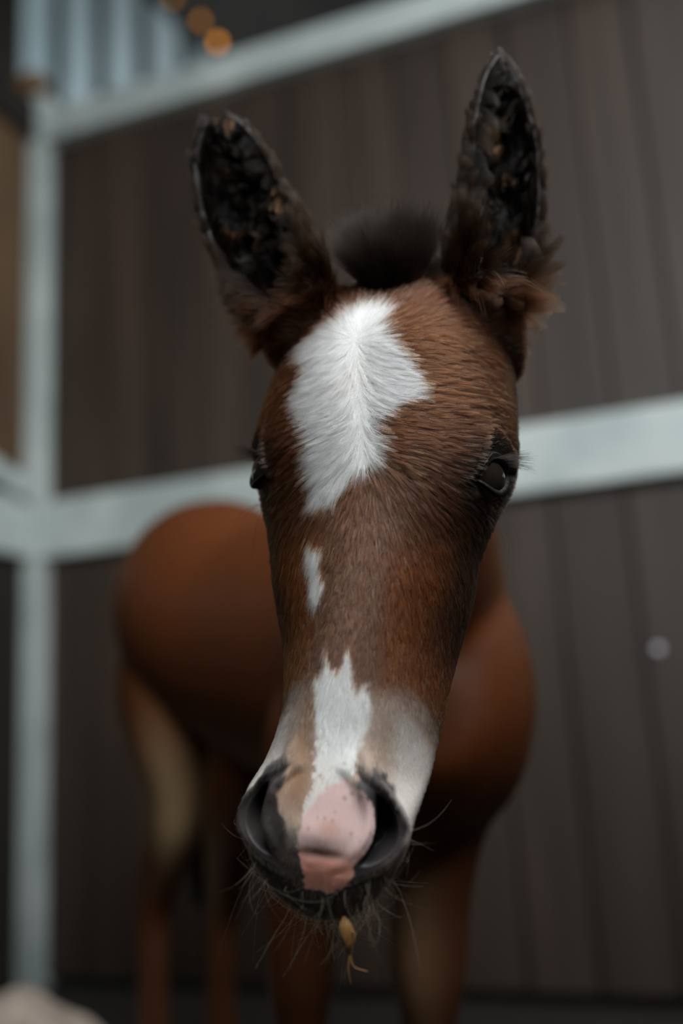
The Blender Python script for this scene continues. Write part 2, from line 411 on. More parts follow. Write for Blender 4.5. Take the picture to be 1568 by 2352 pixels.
# finer mesh round the eyes and nostrils
EYE_L = dict(o=np.array([.055, .139, -.038]), f=unit([.84, 0, .54]))
NOS_L = np.array([.040, .362, -.020])
bmb = bmesh.new(); bmb.from_mesh(body_me)
lv = w2l(V)
ax_ = np.abs(lv[:, 0]); near = (np.linalg.norm(np.c_[ax_, lv[:, 1:]] - np.array([.080, .139, -.022]), axis=1) < .034) | \
    (np.linalg.norm(np.c_[ax_, lv[:, 1:]] - np.array([.038, .365, -.022]), axis=1) < .042) | ((lv[:, 1] > .33) & (lv[:, 2] > -.08))
bmb.verts.ensure_lookup_table()
ee = [e for e in bmb.edges if near[e.verts[0].index] and near[e.verts[1].index]]
bmesh.ops.subdivide_edges(bmb, edges=ee, cuts=3, use_grid_fill=True)
bmb.to_mesh(body_me); bmb.free(); body_me.update()
V = get_v(body_me); E_ = edges(body_me); lv = w2l(V)
near = (np.linalg.norm(np.c_[np.abs(lv[:, 0]), lv[:, 1:]] - np.array([.080, .139, -.022]), axis=1) < .045) | (lv[:, 1] > .31)
V = relax(V, E_, 4, np.where(near, .5, 0.0)); lv = w2l(V)
bv = BVHTree.FromPolygons([tuple(v) for v in lv], [tuple(p.vertices) for p in body_me.polygons])

# eyes: the lids are shaped round the eyeball
R_E = .0180; EYES = []
for sg in (1, -1):
    f = EYE_L['f'] * [sg, 1, 1]; o_ = EYE_L['o'] * [sg, 1, 1]
    hit = np.array(bv.ray_cast(Vector(o_), Vector(f))[0])
    C = hit - f * (R_E - .0035)
    h = np.array([.56 * sg, -.42, -.75]); h = unit(h - f * (h @ f))
    v_ = np.cross(h, f) * sg; v_ = v_ if v_[1] < 0 else -v_
    EYES.append(dict(C=C, f=f, h=h, v=v_, sg=sg))
    q = lv - C; r = np.linalg.norm(q, axis=1); sel = (r < .05) & (q @ f > -.004)
    qs = q[sel]; rs = r[sel]
    a = np.arctan2(qs @ h, qs @ f); b = np.arctan2(qs @ v_, qs @ f)
    Bm = np.where(b > 0, math.radians(31), math.radians(33))
    g = np.abs(b) / Bm + (a / math.radians(54)) ** 2
    dmm = (g - 1) * 9.0; ang = np.sqrt(a ** 2 + b ** 2)
    targ = np.where(dmm < 0, R_E - .004 * sstep(-dmm, 0, 1.2), R_E + .0022)
    fade = np.exp(-(ang / math.radians(78)) ** 6) * (1 - sstep(rs, .030, .042))
    fold = np.where(b > 0, .0024 * np.exp(-((dmm - 3.0) / 1.3) ** 2) - .0024 * np.exp(-((dmm - 5.6) / 1.2) ** 2) + .0035 * np.exp(-((dmm - 9.0) / 2.6) ** 2),
                    .0014 * np.exp(-((dmm - 3) / 1.6) ** 2) - .0014 * np.exp(-((dmm - 6.5) / 2) ** 2) + .0010 * np.exp(-((dmm - 10) / 2.5) ** 2))
    w = (1 - sstep(dmm, 1.6, 9.0)) * (1 - sstep(rs, .026, .040))
    nr = rs * (1 - w) + targ * w + fold * fade
    lv[sel] = C + qs / rs[:, None] * nr[:, None]

# nostrils
NOS = []
for sg in (1, -1):
    c = np.array([.0385 * sg - .005, .369, -.0165]); n_ = unit([.58 * sg, .22, .78])
    m_ax = unit(np.array([-.16 * sg, .97, -.19])); m_ax = unit(m_ax - n_ * (m_ax @ n_)); k_ax = np.cross(n_, m_ax); k_ax = k_ax if k_ax[0] * sg > 0 else -k_ax
    NOS.append(dict(c=c, n=n_, m=m_ax, k=k_ax, sg=sg))
def nostril_rho(l, N):
    q = l - N['c']; p = q @ N['m']; k = q @ N['k'] ; d = q @ N['n']
    k = k + .013 * np.minimum((p / .024) ** 2, 1.6)
    return np.sqrt((p / .0205) ** 2 + (k / (.0068 if N['sg'] > 0 else .0058)) ** 2), p, k, d
def nos_r(l):
    r = np.full(len(l), 99.)
    for N in NOS:
        rho, p, k, d = nostril_rho(l, N); r = np.minimum(r, np.where((np.abs(d) < .05) & (l[:, 0] * N['sg'] > -.012), rho, 99.))
    return r
for N in NOS:
    rho, p, k, d = nostril_rho(lv, N); ok = (np.abs(d) < .035) & (lv[:, 0] * N['sg'] > -.012)
    dep = .018 * (1 - sstep(rho, .40, 1.08))
    rim = .0050 * np.exp(-((rho - 1.75) / .45) ** 2) * np.where(k > 0, 1.0, .55) * (1 - .8 * sstep(p, -.002, .020))
    lv = lv + np.where(ok, rim, 0)[:, None] * N['n'] - np.where(ok, dep, 0)[:, None] * unit(N['n'] * .9 - N['k'] * .25)
for sg in (1, -1):
    d_ = np.linalg.norm((lv - np.array([.0315 * sg - .005, .346, -.008])) / [.010, .010, .012], axis=1)
    lv = lv + (.0042 * np.exp(-d_ ** 2))[:, None] * unit([.45 * sg, .15, .88])
gx = np.exp(-((lv[:, 0] + .002) / .014) ** 2) * (lv[:, 2] > -.05)
lv = lv + (gx * (-.0014 * np.exp(-((lv[:, 1] - .3865) / .0030) ** 2) + .0022 * np.exp(-((lv[:, 1] - .374) / .008) ** 2)))[:, None] * unit([0, .5, .86])
V = l2w(lv); V = relax(V, E_, 8, np.where((lv[:, 1] > .378) & (np.abs(lv[:, 0] + .003) < .032) & (nos_r(lv) > 1.5), .5, 0.0)); V = relax(V, E_, 2, np.where(near, .4, 0.0)); lv = w2l(V)
set_v(body_me, V)

# ------------------------------------------------------------------ coat colours
STAR = [(-5,25),(5,36),(-2,43),(7,61),(19,75),(27,88),(30,104),(20,103),(11,112),(5,118),(4,126),(8,130),(11,142),(10,148),(5,151),(-3,155),(-9,165),(-16,174),(-31,177),(-29,165),(-36,147),(-33,133),(-36,125),(-45,109),(-50,100),(-47,89),(-41,80),(-49,69),(-59,52),(-47,52),(-36,42),(-25,33)]
SNIP = [(-31,194),(-26,200),(-17,202),(-20,209),(-20,215),(-16,225),(-19,234),(-22,242),(-26,235),(-27,220),(-31,208)]
BLAZE = [(-12,265),(-7,278),(-1,277),(3,266),(7,273),(8,284),(11,290),(16,286),(20,296),(20,309),(16,322),(16,337),(14,344),(10,352),(-12,367),(-15,365),(-10,349),(-10,332),(-12,309),(-17,285),(-12,281)]
PINK = [(2,346),(12,342),(26,354),(31,364),(29,377),(20,387),(16,399),(7,405),(-10,404),(-13,390),(-16,377),(-12,364),(-5,354)]
def poly_d(x, y, poly):
    """signed distance (mm) to a closed outline, negative inside"""
    p = np.array(poly, float); q = np.roll(p, -1, 0); d = np.full(x.shape, 1e9); ins = np.zeros(x.shape, bool)
    for (x0, y0), (x1, y1) in zip(p, q):
        ux, uy = x1 - x0, y1 - y0; t = np.clip(((x - x0) * ux + (y - y0) * uy) / (ux * ux + uy * uy + 1e-9), 0, 1)
        d = np.minimum(d, np.hypot(x - x0 - t * ux, y - y0 - t * uy))
        if y0 != y1:
            ins ^= ((y0 > y) != (y1 > y)) & (x < x0 + (y - y0) / (y1 - y0) * ux)
    return np.where(ins, -d, d)
def wob(x, y, z, f, k=0):
    return (np.sin(f*x + 1.3*k + 1.7*np.sin(.7*f*y + k)) + np.sin(f*1.1*y + 2.1*k + 1.5*np.sin(.8*f*z + 2*k)) + np.sin(f*.9*z + .7*k + 1.9*np.sin(.6*f*x))) / 3
def eye_d(l):
    d = np.full(len(l), 99.)
    for Y in EYES:
        q = l - Y['C']; a = np.arctan2(q @ Y['h'], q @ Y['f']); b = np.arctan2(q @ Y['v'], q @ Y['f'])
        g = (np.abs(b) / np.where(b > 0, math.radians(31), math.radians(33)) + (a / math.radians(54)) ** 2 - 1) * 9.0
        d = np.minimum(d, np.where(np.linalg.norm(q, axis=1) < .05, g, 99.))
    return d
def ear_tr(w, name):
    """place along the ear 0..1 and the elliptic radius there"""
    E = EARS[name]; t = np.clip(((w - E['base']) @ E['axis']) / E['len'], -.3, 1.2); i = np.clip((t * 59).round().astype(int), 0, 59)
    q = w - E['C'][i]; T = E['T'][i]; o = E['o'] - T * (T @ E['o'])[:, None]; o /= np.linalg.norm(o, axis=1)[:, None]; sd = np.cross(T, o)
    a = (q * sd).sum(1); b = (q * o).sum(1)
    return t, np.hypot(a / E['w'][i].clip(.004), b / E['d'][i].clip(.004)), a, b
BROWN, DARKB, BRIDGE_SHEEN = lin(70, 38, 18), lin(38, 25, 17), lin(122, 82, 64)
CHEST = lin(92, 46, 15)
def coat(l, w):
    x, s, z = l[:, 0] * 1000, l[:, 1] * 1000, l[:, 2] * 1000
    n = len(l); c = np.tile(BROWN, (n, 1)); ax = np.abs(x)
    def mix(col, t):
        nonlocal c
        c = c * (1 - t[:, None]) + np.asarray(col) * t[:, None]
    wv = wob(x, s, z, .11, 1)
    c *= (1 + .16 * wv)[:, None]
    # paler nose bridge, partly its sheen painted in; darker cheeks and eye surrounds
    xb = np.interp(s, [140, 170, 255, 290], [14, 12, 2, 0])
    mix(BRIDGE_SHEEN, .56 * np.exp(-((x - xb) / np.interp(s, [150, 190, 270], [13, 17, 19])) ** 2) * sstep(s, 150, 185) * (1 - sstep(s, 268, 300)))
    mix(lin(98, 46, 14), .85 * sstep(s, 180, 215) * (1 - sstep(s, 275, 300)) * sstep(ax, 16, 30))
    mix(DARKB, .80 * sstep(-z, 6, 30) * sstep(s, 90, 150) * (1 - sstep(s, 225, 285)))  # cheek sides: their shade painted in over the darker coat
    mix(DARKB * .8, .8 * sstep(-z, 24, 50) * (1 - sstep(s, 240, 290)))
    for Y in EYES:
        r = np.linalg.norm((l - Y['C']) * [1, 1, .9], axis=1) * 1000
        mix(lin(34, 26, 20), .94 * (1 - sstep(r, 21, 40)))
        mix(lin(100, 64, 34), .55 * np.exp(-((np.linalg.norm(l - Y['C'] - Y['v'] * -.019 - Y['f'] * .006, axis=1) * 1000) / 8) ** 2))
    # forehead towards the ears a little darker
    mix(lin(66, 36, 18), .6 * (1 - sstep(s, 10, 60)))
    # muzzle
    s2 = s - np.clip(-z - 20, 0, 60) * .75 + 3 * wob(x, s, z, .3, 3)
    mix(lin(176, 154, 138), .95 * sstep(s2, 276, 306) * (z > -75))
    mix(lin(138, 101, 72), .8 * np.exp(-((x + 19) / 9) ** 2) * sstep(s, 278, 296) * (1 - sstep(s, 350, 372)))
    mix(lin(206, 200, 194), .8 * sstep(ax, 30, 40) * sstep(s2, 292, 312) * (1 - sstep(s, 362, 380)))
    # white marks
    jag = 1.6 * wob(x, s, z, .9, 2) + .8 * wob(x, s, z, 2.1, 5)
    front = (z > -40)
    for poly in (STAR, SNIP, BLAZE):
        d = poly_d(x, s, poly) + jag
        t = (1 - sstep(d, -1.0, .8)) * front
        if poly is BLAZE: t = t * (1 - .45 * sstep(s, 325, 350))
        mix(lin(243, 243, 240), t)
    mix(lin(228, 208, 196), .6 * np.exp(-((x + 17) / 8) ** 2 - ((s - 92) / 14) ** 2))
    # dark lips and nostril rims
    speck = 2.5 * wob(x, s, z, .55, 7)
    mix(lin(52, 47, 46), sstep(s + speck - np.clip(ax - 20, 0, 20) * .2, 378, 390) * (z > -95))
    rr = nos_r(l)
    xr = np.clip((ax - 22) / 15, 0, 1)
    mix(lin(46, 42, 42), (1 - sstep(rr + .12 * speck, 1.25, np.where(xr > .3, 2.6, 1.7))) )
    for sg in (1, -1):
        d_ = np.hypot(x - (31.5 * sg - 5), s - 346 + 2 * (sg < 0)) + 1.2 * speck
        mix(lin(54, 49, 49), (1 - sstep(d_, 7.5, 12.5)) * (z > -40))
    mix(lin(50, 45, 44), (1 - sstep(x + 29 - (s - 361) * .58 + .8 * speck, -2.5, 2.0)) * sstep(s, 349, 357) * (s < 420) * (x < 0) * (z > -45))
    mix(lin(112, 104, 98), .85 * sstep(s + 1.5 * speck, 366, 378) * (1 - sstep(x, -14, -9)) * sstep(x, -25, -19) * (rr > 1.4) * (1 - sstep(s, 382, 388)) * (z > -60))
    d = poly_d(x, s, PINK) + .8 * jag
    tp = (1 - sstep(d, -1.4, 1.2)) * front * (rr > 1.15)
    mix(lin(212, 182, 178), tp); mix(lin(192, 132, 114), tp * sstep(s + speck, 378, 392))
    for k_ in range(46):
        px_, ps_ = -30 + 62 * ((k_ * .6180) % 1), 300 + 78 * ((k_ * .4142 + .13 * math.sin(k_ * 3)) % 1)
        mix(lin(120, 92, 84), .6 * np.exp(-(((x - px_) / (.8 + .5 * math.sin(k_))) ** 2 + ((s - ps_) / 1.2) ** 2)) * front)
    mix(lin(172, 128, 112), .7 * tp * np.exp(-(((x - 3) / 8) ** 2 + ((s - 371) / 6) ** 2)))
    mix(lin(18, 15, 14), 1 - sstep(rr, .75, 1.15))
    mix(lin(22, 18, 16), 1 - sstep(eye_d(l), 1.8, 5.0))
    # ears
    for name in EARS:
        t, r, a, b = ear_tr(w, name)
        m = sstep(t, -.06, .12) * (1 - sstep(r, 1.5, 2.0)) * (s < 60)
        mix(lin(19, 11, 6), m); mix(lin(24, 20, 18), m * sstep(t, .78, .95)); mix(lin(22, 16, 13), m * (1 - sstep(r, .84, .94)))
    # neck, trunk and legs
    fr = sstep(-z, 90, 150)
    mix(CHEST, fr)
    h = w[:, 2]
    leg = fr * (1 - sstep(h, .42, .56))
    mix(lin(70, 40, 20), leg * .75)
    mix(lin(170, 134, 100), fr * np.exp(-(np.linalg.norm((w - P(925, 2150, 1.02)) / [.03, .06, .20], axis=1)) ** 2) * .8)
    mix(lin(238, 204, 156), fr * np.exp(-(np.linalg.norm((w - P(405, 1840, 1.54)) / [.045, .07, .12], axis=1)) ** 2) * .95)  # lit front of the hind gaskin painted into the coat as pale tan
    return np.clip(c, 0, 1)
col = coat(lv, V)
ca = body_me.color_attributes.new('coat_color', 'FLOAT_COLOR', 'POINT')
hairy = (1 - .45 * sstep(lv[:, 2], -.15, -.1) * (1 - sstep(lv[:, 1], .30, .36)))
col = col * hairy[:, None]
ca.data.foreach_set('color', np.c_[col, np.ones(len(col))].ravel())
def coat_mat(name, rough, spec, sheen=0.0):
    m, nt, b = new_mat(name); a = nt.nodes.new('ShaderNodeAttribute'); a.attribute_name = 'coat_color'
    nt.links.new(a.outputs['Color'], b.inputs['Base Color']); b.inputs['Roughness'].default_value = rough
    b.inputs['Specular IOR Level'].default_value = spec; return m
m_skin = coat_mat('foal_coat', 0.55, 0.35)
foot = np.mean(feet, axis=0); foot[2] = 0
foal = empty('foal', foot)
tag(foal, 'brown bay foal with a broken white blaze, standing with its face towards the camera', 'foal')
body_me.name = 'body'; body_me.materials.clear(); body_me.materials.append(m_skin)
body_me.polygons.foreach_set('use_smooth', np.ones(len(body_me.polygons), bool))
body = link(bpy.data.objects.new('body', body_me), foal)

m_hoof = noise_mat('hoof_horn', lin(38, 31, 26), lin(66, 56, 46), .5, (40, 40, 8))
for ft in feet:
    hf = tube([ft + UP * .055 - fwd * .006, ft + UP * .050 - fwd * .004, ft + UP * .025 + fwd * .002, ft + UP * .0 + fwd * .010], [.026, .031, .035, .038], [.028, .035, .040, .045], fwd, 28, 14)
    a_, b_ = hf.shape[:2]
    mesh_obj('hoof', hf.reshape(-1, 3), [(i*b_ + j, i*b_ + (j+1) % b_, (i+1)*b_ + (j+1) % b_, (i+1)*b_ + j) for i in range(a_ - 1) for j in range(b_)] + [tuple(range(b_))[::-1], tuple((a_-1)*b_ + j for j in range(b_))], m_hoof, foal)
m_eye, nt, b = new_mat('dark_glossy_eye')
b.inputs['Roughness'].default_value = 0.06; b.inputs['Base Color'].default_value = (*lin(30, 24, 20), 1); b.inputs['Specular IOR Level'].default_value = .6
for Y in EYES:
    bm = bmesh.new(); bmesh.ops.create_uvsphere(bm, u_segments=40, v_segments=28, radius=R_E)
    hw, vw, fw = Y['h'] @ HB, Y['v'] @ HB, Y['f'] @ HB; cw_ = l2w(Y['C'])
    for v in bm.verts:
        co = np.array(v.co); v.co = Vector(cw_ + co[0] * hw + co[1] * vw + co[2] * fw)
    tag(bm_obj('eye', bm, m_eye, foal, True), 'dark glossy eye')

# ------------------------------------------------------------------ hair
def hair_mat(name, rough=.36, rrough=.40, ior=1.55):
    m = bpy.data.materials.new(name); m.use_nodes = True; nt = m.node_tree
    for nd in list(nt.nodes): nt.nodes.remove(nd)
    out = nt.nodes.new('ShaderNodeOutputMaterial'); a = nt.nodes.new('ShaderNodeAttribute'); a.attribute_name = 'coat_color'
    h = nt.nodes.new('ShaderNodeBsdfHairPrincipled'); h.model = 'CHIANG'; h.parametrization = 'COLOR'
    nt.links.new(a.outputs['Color'], h.inputs['Color'])
    h.inputs['Roughness'].default_value = rough; h.inputs['Radial Roughness'].default_value = rrough
    h.inputs['Random Roughness'].default_value = .1; h.inputs['IOR'].default_value = ior
    nt.links.new(h.outputs[0], out.inputs['Surface']); return m
m_hair = hair_mat('foal_hair', ior=1.45); m_dark_hair = hair_mat('foal_dark_hair', .30, .35, 1.2)
def make_hair(name, pts, rad, colr, parent, label=None, mat=None, ramp=(.75, 1.1)):
    """pts (n, k, 3) world; rad (n,) root radius"""
    n, k = pts.shape[:2]
    hc_ = bpy.data.hair_curves.new(name); hc_.add_curves([k] * n)
    hc_.points.foreach_set('position', np.ascontiguousarray(pts, dtype=np.float32).ravel())
    tp = np.linspace(1, .25, k)[None, :] * rad[:, None]
    hc_.points.foreach_set('radius', tp.astype(np.float32).ravel())
    at = hc_.attributes.new('coat_color', 'FLOAT_COLOR', 'POINT')
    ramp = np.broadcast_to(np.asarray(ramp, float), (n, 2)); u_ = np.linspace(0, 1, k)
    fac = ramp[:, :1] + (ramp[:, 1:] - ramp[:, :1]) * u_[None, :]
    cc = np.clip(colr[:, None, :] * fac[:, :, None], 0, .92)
    at.data.foreach_set('color', np.concatenate([cc, np.ones((n, k, 1))], 2).astype(np.float32).ravel())
    hc_.materials.append(mat or m_hair)
    o = link(bpy.data.objects.new(name, hc_), parent)
    if label: o['label'] = label
    return o
def strands(root, nrm_, tan, ln, k=5, lift=.45, jit=.12, bend=None):
    n = len(root); pts = np.empty((n, k, 3)); pts[:, 0] = root - nrm_ * .0004
    j = rng.normal(size=(n, 3)) * jit
    for i in range(1, k):
        u = (i - .5) / (k - 1)
        d = tan + nrm_ * (lift * (1 - 1.5 * u))[:, None] + j
        if bend is not None: d = d + bend * u
        d /= np.linalg.norm(d, axis=1)[:, None]
        pts[:, i] = pts[:, i - 1] + d * (ln / (k - 1))[:, None]
    return pts
def clump(pts, every, amt):
    n, k = pts.shape[:2]; gi = rng.choice(n, max(8, n // every), replace=False)
    kd = KDTree(len(gi))
    for a, g in enumerate(gi): kd.insert(pts[g, 0], a)
    kd.balance()
    near = np.array([gi[kd.find(p)[1]] for p in pts[:, 0]])
    u = np.linspace(0, 1, k) ** 1.3
    return pts + (pts[near] - pts) * (amt[:, None] * u[None, :])[:, :, None]

body_me.calc_loop_triangles()
nt_ = len(body_me.loop_triangles); tri = np.empty(nt_ * 3, np.int32); body_me.loop_triangles.foreach_get('vertices', tri); tri = tri.reshape(-1, 3)
VN = np.empty(len(body_me.vertices) * 3, np.float32); body_me.vertex_normals.foreach_get('vector', VN); VN = VN.reshape(-1, 3).astype(float)
TA = .5 * np.linalg.norm(np.cross(V[tri[:, 1]] - V[tri[:, 0]], V[tri[:, 2]] - V[tri[:, 0]]), axis=1)
tc_ = lv[tri].mean(1); tw_ = V[tri].mean(1); tn = VN[tri].mean(1)
teye = eye_d(tc_); tnos = nos_r(tc_)
tear = np.zeros(nt_); tin = np.zeros(nt_); ear_id = np.zeros(nt_, int)
for i, name in enumerate(EARS):
    t, r, a, b = ear_tr(tw_, name); m = (t > .02) & (r < 1.5) & (tc_[:, 1] < .06)
    e_in = m & (r < .88); tear[m] = np.maximum(tear[m], t[m].clip(0, 1)); tin[e_in] = 1; ear_id[m] = i + 1
def sample(n, wgt):
    p = TA * wgt; p /= p.sum(); f = rng.choice(nt_, n, p=p)
    r1 = np.sqrt(rng.random(n)); r2 = rng.random(n); bc = np.c_[1 - r1, r1 * (1 - r2), r1 * r2]
    w = (V[tri[f]] * bc[:, :, None]).sum(1); nn = (VN[tri[f]] * bc[:, :, None]).sum(1); nn /= np.linalg.norm(nn, axis=1)[:, None] + 1e-9
    return f, w, nn
camdir = unit(CAM0 - l2w((0, .2, 0)))

# short coat on the head
facing = sstep(tn @ camdir, -.35, .15)
seg_d = np.hypot(tc_[:, 0] - np.interp(tc_[:, 1], [.06, .147], [-.014, .003]), np.clip(tc_[:, 1] - .147, 0, 1) + np.clip(.06 - tc_[:, 1], 0, 1))
dens = facing * (tc_[:, 2] > -.16) * (tc_[:, 1] > -.07) * (teye > 4.2) * (tnos > 1.35) * (tear == 0)
dens = dens * (1 - .55 * np.exp(-(seg_d / .003) ** 2)) * np.where(poly_d(tc_[:, 0] * 1000, tc_[:, 1] * 1000, PINK) < 1, .12, 1.0)
NC = 300000
f, w, nn = sample(NC, dens); l = w2l(w); ln_l = nn @ HB.T
x, s, z = l[:, 0], l[:, 1], l[:, 2]
sa, sb = np.array([-.014, .060]), np.array([.003, .147])
tt = np.clip(((x - sa[0]) * (sb - sa)[0] + (s - sa[1]) * (sb - sa)[1]) / ((sb - sa) @ (sb - sa)), 0, 1)
cx_, cs_ = sa[0] + tt * (sb - sa)[0], sa[1] + tt * (sb - sa)[1]
d = np.c_[x - cx_, s - cs_, (z - .016) * .6]
d += np.c_[np.zeros(NC), np.interp(s, [0, .07, .13, .17, .3, .4], [.0, .004, .010, .012, .05, .05]), np.zeros(NC)]
d[:, 0] *= np.interp(s, [.15, .22, .33], [1, .9, .55])
d += .010 * np.c_[wob(x, s, z, 55, 1), wob(x, s, z, 60, 4), np.zeros(NC)] * np.interp(s, [.02, .13, .2], [1, .8, .25])[:, None]
rw = np.hypot(x - sb[0], s - sb[1])
d -= ln_l * (d * ln_l).sum(1)[:, None]; d /= np.linalg.norm(d, axis=1)[:, None] + 1e-9
tan = d @ HB
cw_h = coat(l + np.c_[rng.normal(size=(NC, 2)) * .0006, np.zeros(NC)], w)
white = np.clip((cw_h.min(1) - .45) / .3, 0, 1)
ed = eye_d(l)
ln = np.interp(s, [-.02, .03, .12, .17, .22, .30, .36, .40], [.015, .015, .0145, .0125, .010, .0075, .0050, .0060])
ln *= np.interp(z, [-.06, -.02, .0], [.65, .8, 1.0]) * np.where(s > .30, 1, 1 + .15 * white) * np.interp(ed, [3, 7, 16], [.10, .25, 1]) * rng.uniform(.7, 1.15, NC)
lift = np.interp(s, [0, .14, .22, .3], [.55, .48, .34, .24]) + .15 * np.exp(-(rw / .006) ** 2)
pts = strands(w, nn, tan, ln, 5, lift, .11)
pts = clump(pts, 9, np.interp(s, [.0, .15, .22, .32], [.78, .74, .55, .30]) * rng.uniform(.8, 1.15, NC))
rad = np.interp(s, [.0, .2, .38], [.00011, .00010, .00009]) * rng.uniform(.8, 1.2, NC)
val = rng.lognormal(-.05, .38, NC); cw_h = np.clip(cw_h * np.where(white > .5, rng.lognormal(-.06, .16, NC), val)[:, None], 0, .9)
stray = (white < .2) & (rng.random(NC) < .012) & (s < .32); cw_h[stray] = lin(205, 190, 178)
lipm = sstep(s, .378, .390) * (cw_h.max(1) < .08); cw_h = cw_h * (1 - .6 * lipm[:, None]) + .6 * lipm[:, None] * lin(150, 124, 98) * val[:, None]
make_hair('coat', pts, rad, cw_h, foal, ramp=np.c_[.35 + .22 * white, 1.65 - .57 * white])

# short coat on neck and trunk
NB = 70000
wb = sstep(-tc_[:, 2], .13, .17) * (tw_[:, 2] > .25) * (tear == 0)
f, w, nn = sample(NB, wb); tan = np.tile(-fwd * .75 - UP * .55, (NB, 1)) + rng.normal(size=(NB, 3)) * .15
tan -= nn * (tan * nn).sum(1)[:, None]; tan /= np.linalg.norm(tan, axis=1)[:, None] + 1e-6
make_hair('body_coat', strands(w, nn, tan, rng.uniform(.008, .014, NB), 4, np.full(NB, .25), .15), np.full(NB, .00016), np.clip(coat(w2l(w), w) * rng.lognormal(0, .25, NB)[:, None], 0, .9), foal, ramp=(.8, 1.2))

# ears: short coat outside, long soft hair inside and along the rims
for i, name in enumerate(EARS):
    E = EARS[name]; ax_w = E['axis']
    f, w, nn = sample(26000, (ear_id == i + 1) * (tin == 0)); t, r, a, b = ear_tr(w, name)
    tan = np.tile(ax_w, (len(w), 1)) * np.interp(t, [0, .3, .8, 1], [.55, .8, 1, 1])[:, None] + nn * .12 - np.tile(UP, (len(w), 1)) * np.interp(t, [0, .25, .4], [.7, .25, 0])[:, None]
    rim = sstep(b, .0, .012)
    tan = tan + nn * (.5 * rim)[:, None]; tan -= nn * ((tan * nn).sum(1) * .7)[:, None]; tan /= np.linalg.norm(tan, axis=1)[:, None]
    c = coat(w2l(w), w) * rng.lognormal(0, .35, len(w))[:, None]
    pts = strands(w, nn, tan, rng.uniform(.009, .016, len(w)) * np.interp(t, [0, .25, .5, 1], [1.6, 1.4, 1.1, .8]) * (1 + .35 * rim), 5, np.full(len(w), .38), .2)
    pts = clump(pts, 34, np.full(len(w), .72))
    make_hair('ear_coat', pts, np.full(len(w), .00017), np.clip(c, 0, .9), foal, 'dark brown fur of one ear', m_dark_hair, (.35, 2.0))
    # inside
    f, w, nn = sample(15000, (ear_id == i + 1) * (tin == 1) * (.25 + (tear > .2))); t, r, a, b = ear_tr(w, name)
    o_ = E['o'] - ax_w * (E['o'] @ ax_w); o_ = unit(o_); sd = np.cross(ax_w, o_)
    wv = wob(w[:, 0], w[:, 1], w[:, 2], 170, 3 + i)
    tan = -np.sign(a)[:, None] * sd * .75 + o_ * .55 + np.outer(.6 * wv - .15, ax_w); tan /= np.linalg.norm(tan, axis=1)[:, None]
    bend = np.outer(np.where(wv > 0, 1.0, -1.0) * 1.1, ax_w) + o_ * .3
    pts = strands(w, nn, tan, rng.uniform(.014, .026, len(w)) * np.interp(t, [0, .2, .85, 1], [.9, 1, .8, .4]), 7, np.full(len(w), .3), .14, bend)
    pts = clump(pts, 60, np.full(len(w), .8))
    c = np.where((wob(w[:, 0], w[:, 1], w[:, 2], 120, 9) > .38)[:, None], lin(86, 60, 40), lin(14, 10, 8)) * rng.lognormal(0, .25, len(w))[:, None]
    make_hair('ear_tuft', pts, np.full(len(w), .00011), np.clip(c, 0, .9), foal, 'long pale brown hair inside one ear', m_dark_hair, (.25, 1.7))

# forelock
f, w, nn = sample(15000, (np.hypot((tc_[:, 0] + .003) / .020, (tc_[:, 1] + .008) / .018) < 1) * (tc_[:, 2] > -.06) * (tear == 0)); l = w2l(w)
d = np.c_[l[:, 0] * 17 - .10, -1.0 + (l[:, 1] + .008) * 22, .35 + (l[:, 1] + .008) * 14]; d += rng.normal(size=d.shape) * .22; d /= np.linalg.norm(d, axis=1)[:, None]
pts = strands(w, nn, d @ HB, rng.uniform(.028, .056, len(w)) * rng.choice([.7, 1, 1.15], len(w)), 6, np.full(len(w), .1), .12)
pts = clump(pts, 45, np.full(len(w), .5))
make_hair('forelock', pts, np.full(len(w), .00018), np.clip(lin(28, 23, 20) * rng.lognormal(0, .3, len(w))[:, None], 0, .9), foal, 'short fuzzy black forelock between the ears', m_dark_hair)

# eyelashes
for Y in EYES:
    n = 120; a = np.radians(rng.uniform(-12, 46, n)); bb = math.radians(31) * (1 - (a / math.radians(54)) ** 2) + math.radians(4)
    dl = np.outer(np.cos(a) * np.cos(bb), Y['f']) + np.outer(np.sin(a) * np.cos(bb), Y['h']) + np.outer(np.sin(bb), Y['v'])
    w = l2w(Y['C'] + dl * (R_E + .0022)); t_ = dl * .75 + np.outer(np.interp(a, [-.4, .7], [.5, .8]), Y['h']) - .38 * Y['v']
    pts = strands(w, dl @ HB, (t_ / np.linalg.norm(t_, axis=1)[:, None]) @ HB, rng.uniform(.011, .026, n), 6, np.full(n, .0), .08, np.tile(-.25 * (Y['v'] @ HB), (n, 1)))
    make_hair('eyelashes', pts, np.full(n, .00011), np.tile(lin(30, 26, 24), (n, 1)), foal, 'dark lashes of one eye', m_dark_hair)

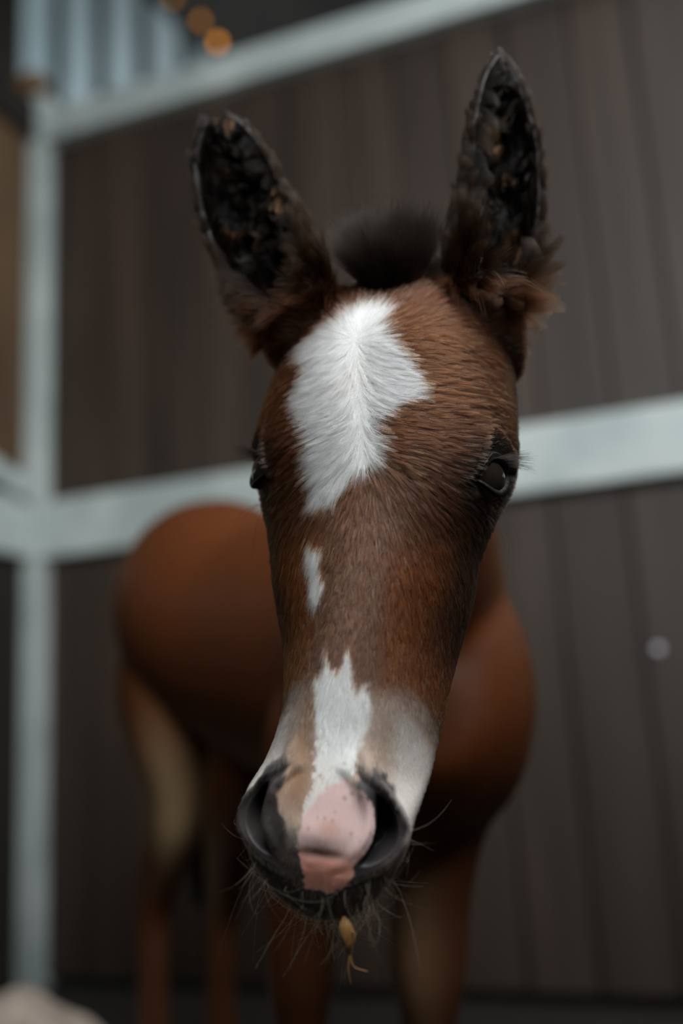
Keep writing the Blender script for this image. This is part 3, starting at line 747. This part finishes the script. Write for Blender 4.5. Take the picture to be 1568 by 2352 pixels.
# whiskers round the lips and chin
n = 190
f, w, nn = sample(n, ((tc_[:, 1] > .392) | ((np.abs(tc_[:, 0] + .004) > .028) & (tc_[:, 1] > .362))) * (tc_[:, 2] < -.012) * (tc_[:, 2] > -.10) * (tc_[:, 1] < .5) * (tnos > 1.7) * (tn @ camdir > -.45) * np.where(tc_[:, 1] > .392, np.where(tc_[:, 2] > -.042, .6, 1.8), .5)); l = w2l(w)
low = sstep(l[:, 1], .375, .405)
tan = nn * np.interp(low, [0, 1], [1.0, .5])[:, None] + np.tile(es, (n, 1)) * (.35 + .5 * low)[:, None] + rng.normal(size=(n, 3)) * .36; tan /= np.linalg.norm(tan, axis=1)[:, None]
bend = rng.normal(size=(n, 3)) * 2.2
lw_ = rng.uniform(.016, .034, n) * np.where(rng.random(n) < .22, 2.0, 1.0) * np.interp(low, [0, 1], [.7, 1.15])
pts = strands(w, nn, tan, lw_, 10, np.zeros(n), .05, bend)
make_hair('whiskers', pts, rng.uniform(.00006, .00013, n), np.clip(lin(222, 164, 104) * rng.lognormal(0, .4, n)[:, None], 0, .9), foal, 'fine tan whiskers round the lips and chin')
# long feelers under the eyes
for Y in EYES:
    n = 9; a = rng.uniform(-1, 1, n)
    w = l2w(Y['C'] - Y['v'] * .024 + np.outer(a * .014, Y['h']) + Y['f'] * .006); t_ = Y['f'] * .8 - Y['v'] * .6 + rng.normal(size=(n, 3)) * .3
    t_ /= np.linalg.norm(t_, axis=1)[:, None]
    pts = strands(w, np.tile(Y['f'] @ HB, (n, 1)), t_ @ HB, rng.uniform(.03, .055, n), 10, np.zeros(n), .03, np.tile(es * 2.2 - (Y['f'] @ HB) * .9, (n, 1)))
    make_hair('feeler_hairs', pts, np.full(n, .00006), np.tile(lin(20, 17, 15), (n, 1)), foal, 'few long dark hairs under one eye', m_dark_hair)

# dry hay stalk caught in the chin hair
hp = P(790, 2105, .585); hay = empty('hay_stalk', hp)
tag(hay, 'small dry golden hay stalk caught in the hair under the chin', 'hay')
m_hay = noise_mat('dry_hay', lin(86, 58, 26), lin(132, 94, 46), .7, (200, 200, 60))
tg = tube([hp, P(794, 2130, .583), P(800, 2165, .583), P(803, 2195, .585)], [.0010, .0042, .0034, .0006], [.0006, .0020, .0016, .0005], cw([0, 0, 1]), 12, 24)
def closed(G):
    a_, b_ = G.shape[:2]
    return G.reshape(-1, 3), [(i*b_ + j, i*b_ + (j+1) % b_, (i+1)*b_ + (j+1) % b_, (i+1)*b_ + j) for i in range(a_ - 1) for j in range(b_)] + [tuple(range(b_))[::-1], tuple((a_-1)*b_ + j for j in range(b_))]
mesh_obj('seed_husk', *closed(tg), m_hay, hay)
for q in ([(803, 2190, .585), (812, 2220, .584), (845, 2232, .583)], [(797, 2150, .583), (812, 2140, .581), (815, 2165, .580)], [(802, 2185, .585), (800, 2230, .585), (806, 2262, .586)]):
    mesh_obj('stem', *closed(tube([P(*c_) for c_ in q], [.0006, .0005, .0003], [.0006, .0005, .0003], cw([0, 0, 1]), 8, 16)), m_hay, hay)

# tail hanging behind the hind legs
tl = tube([P(430, 1330, 1.80), P(425, 1450, 1.84), P(455, 1700, 1.80), P(470, 1920, 1.78), P(455, 2080, 1.78)], [.02, .032, .040, .044, .008], [.02, .026, .032, .034, .008], fwd, 24, 40)
nr_, nn_ = tl.shape[:2]; F_ = [(i*nn_ + j, i*nn_ + (j+1) % nn_, (i+1)*nn_ + (j+1) % nn_, (i+1)*nn_ + j) for i in range(nr_ - 1) for j in range(nn_)]
tag(mesh_obj('tail', tl.reshape(-1, 3), F_ + [tuple(range(nn_))[::-1], tuple((nr_-1)*nn_ + j for j in range(nn_))], noise_mat('black_tail', lin(16, 13, 11), lin(30, 25, 21), .7, (60, 60, 6)), foal), 'short dark tail')
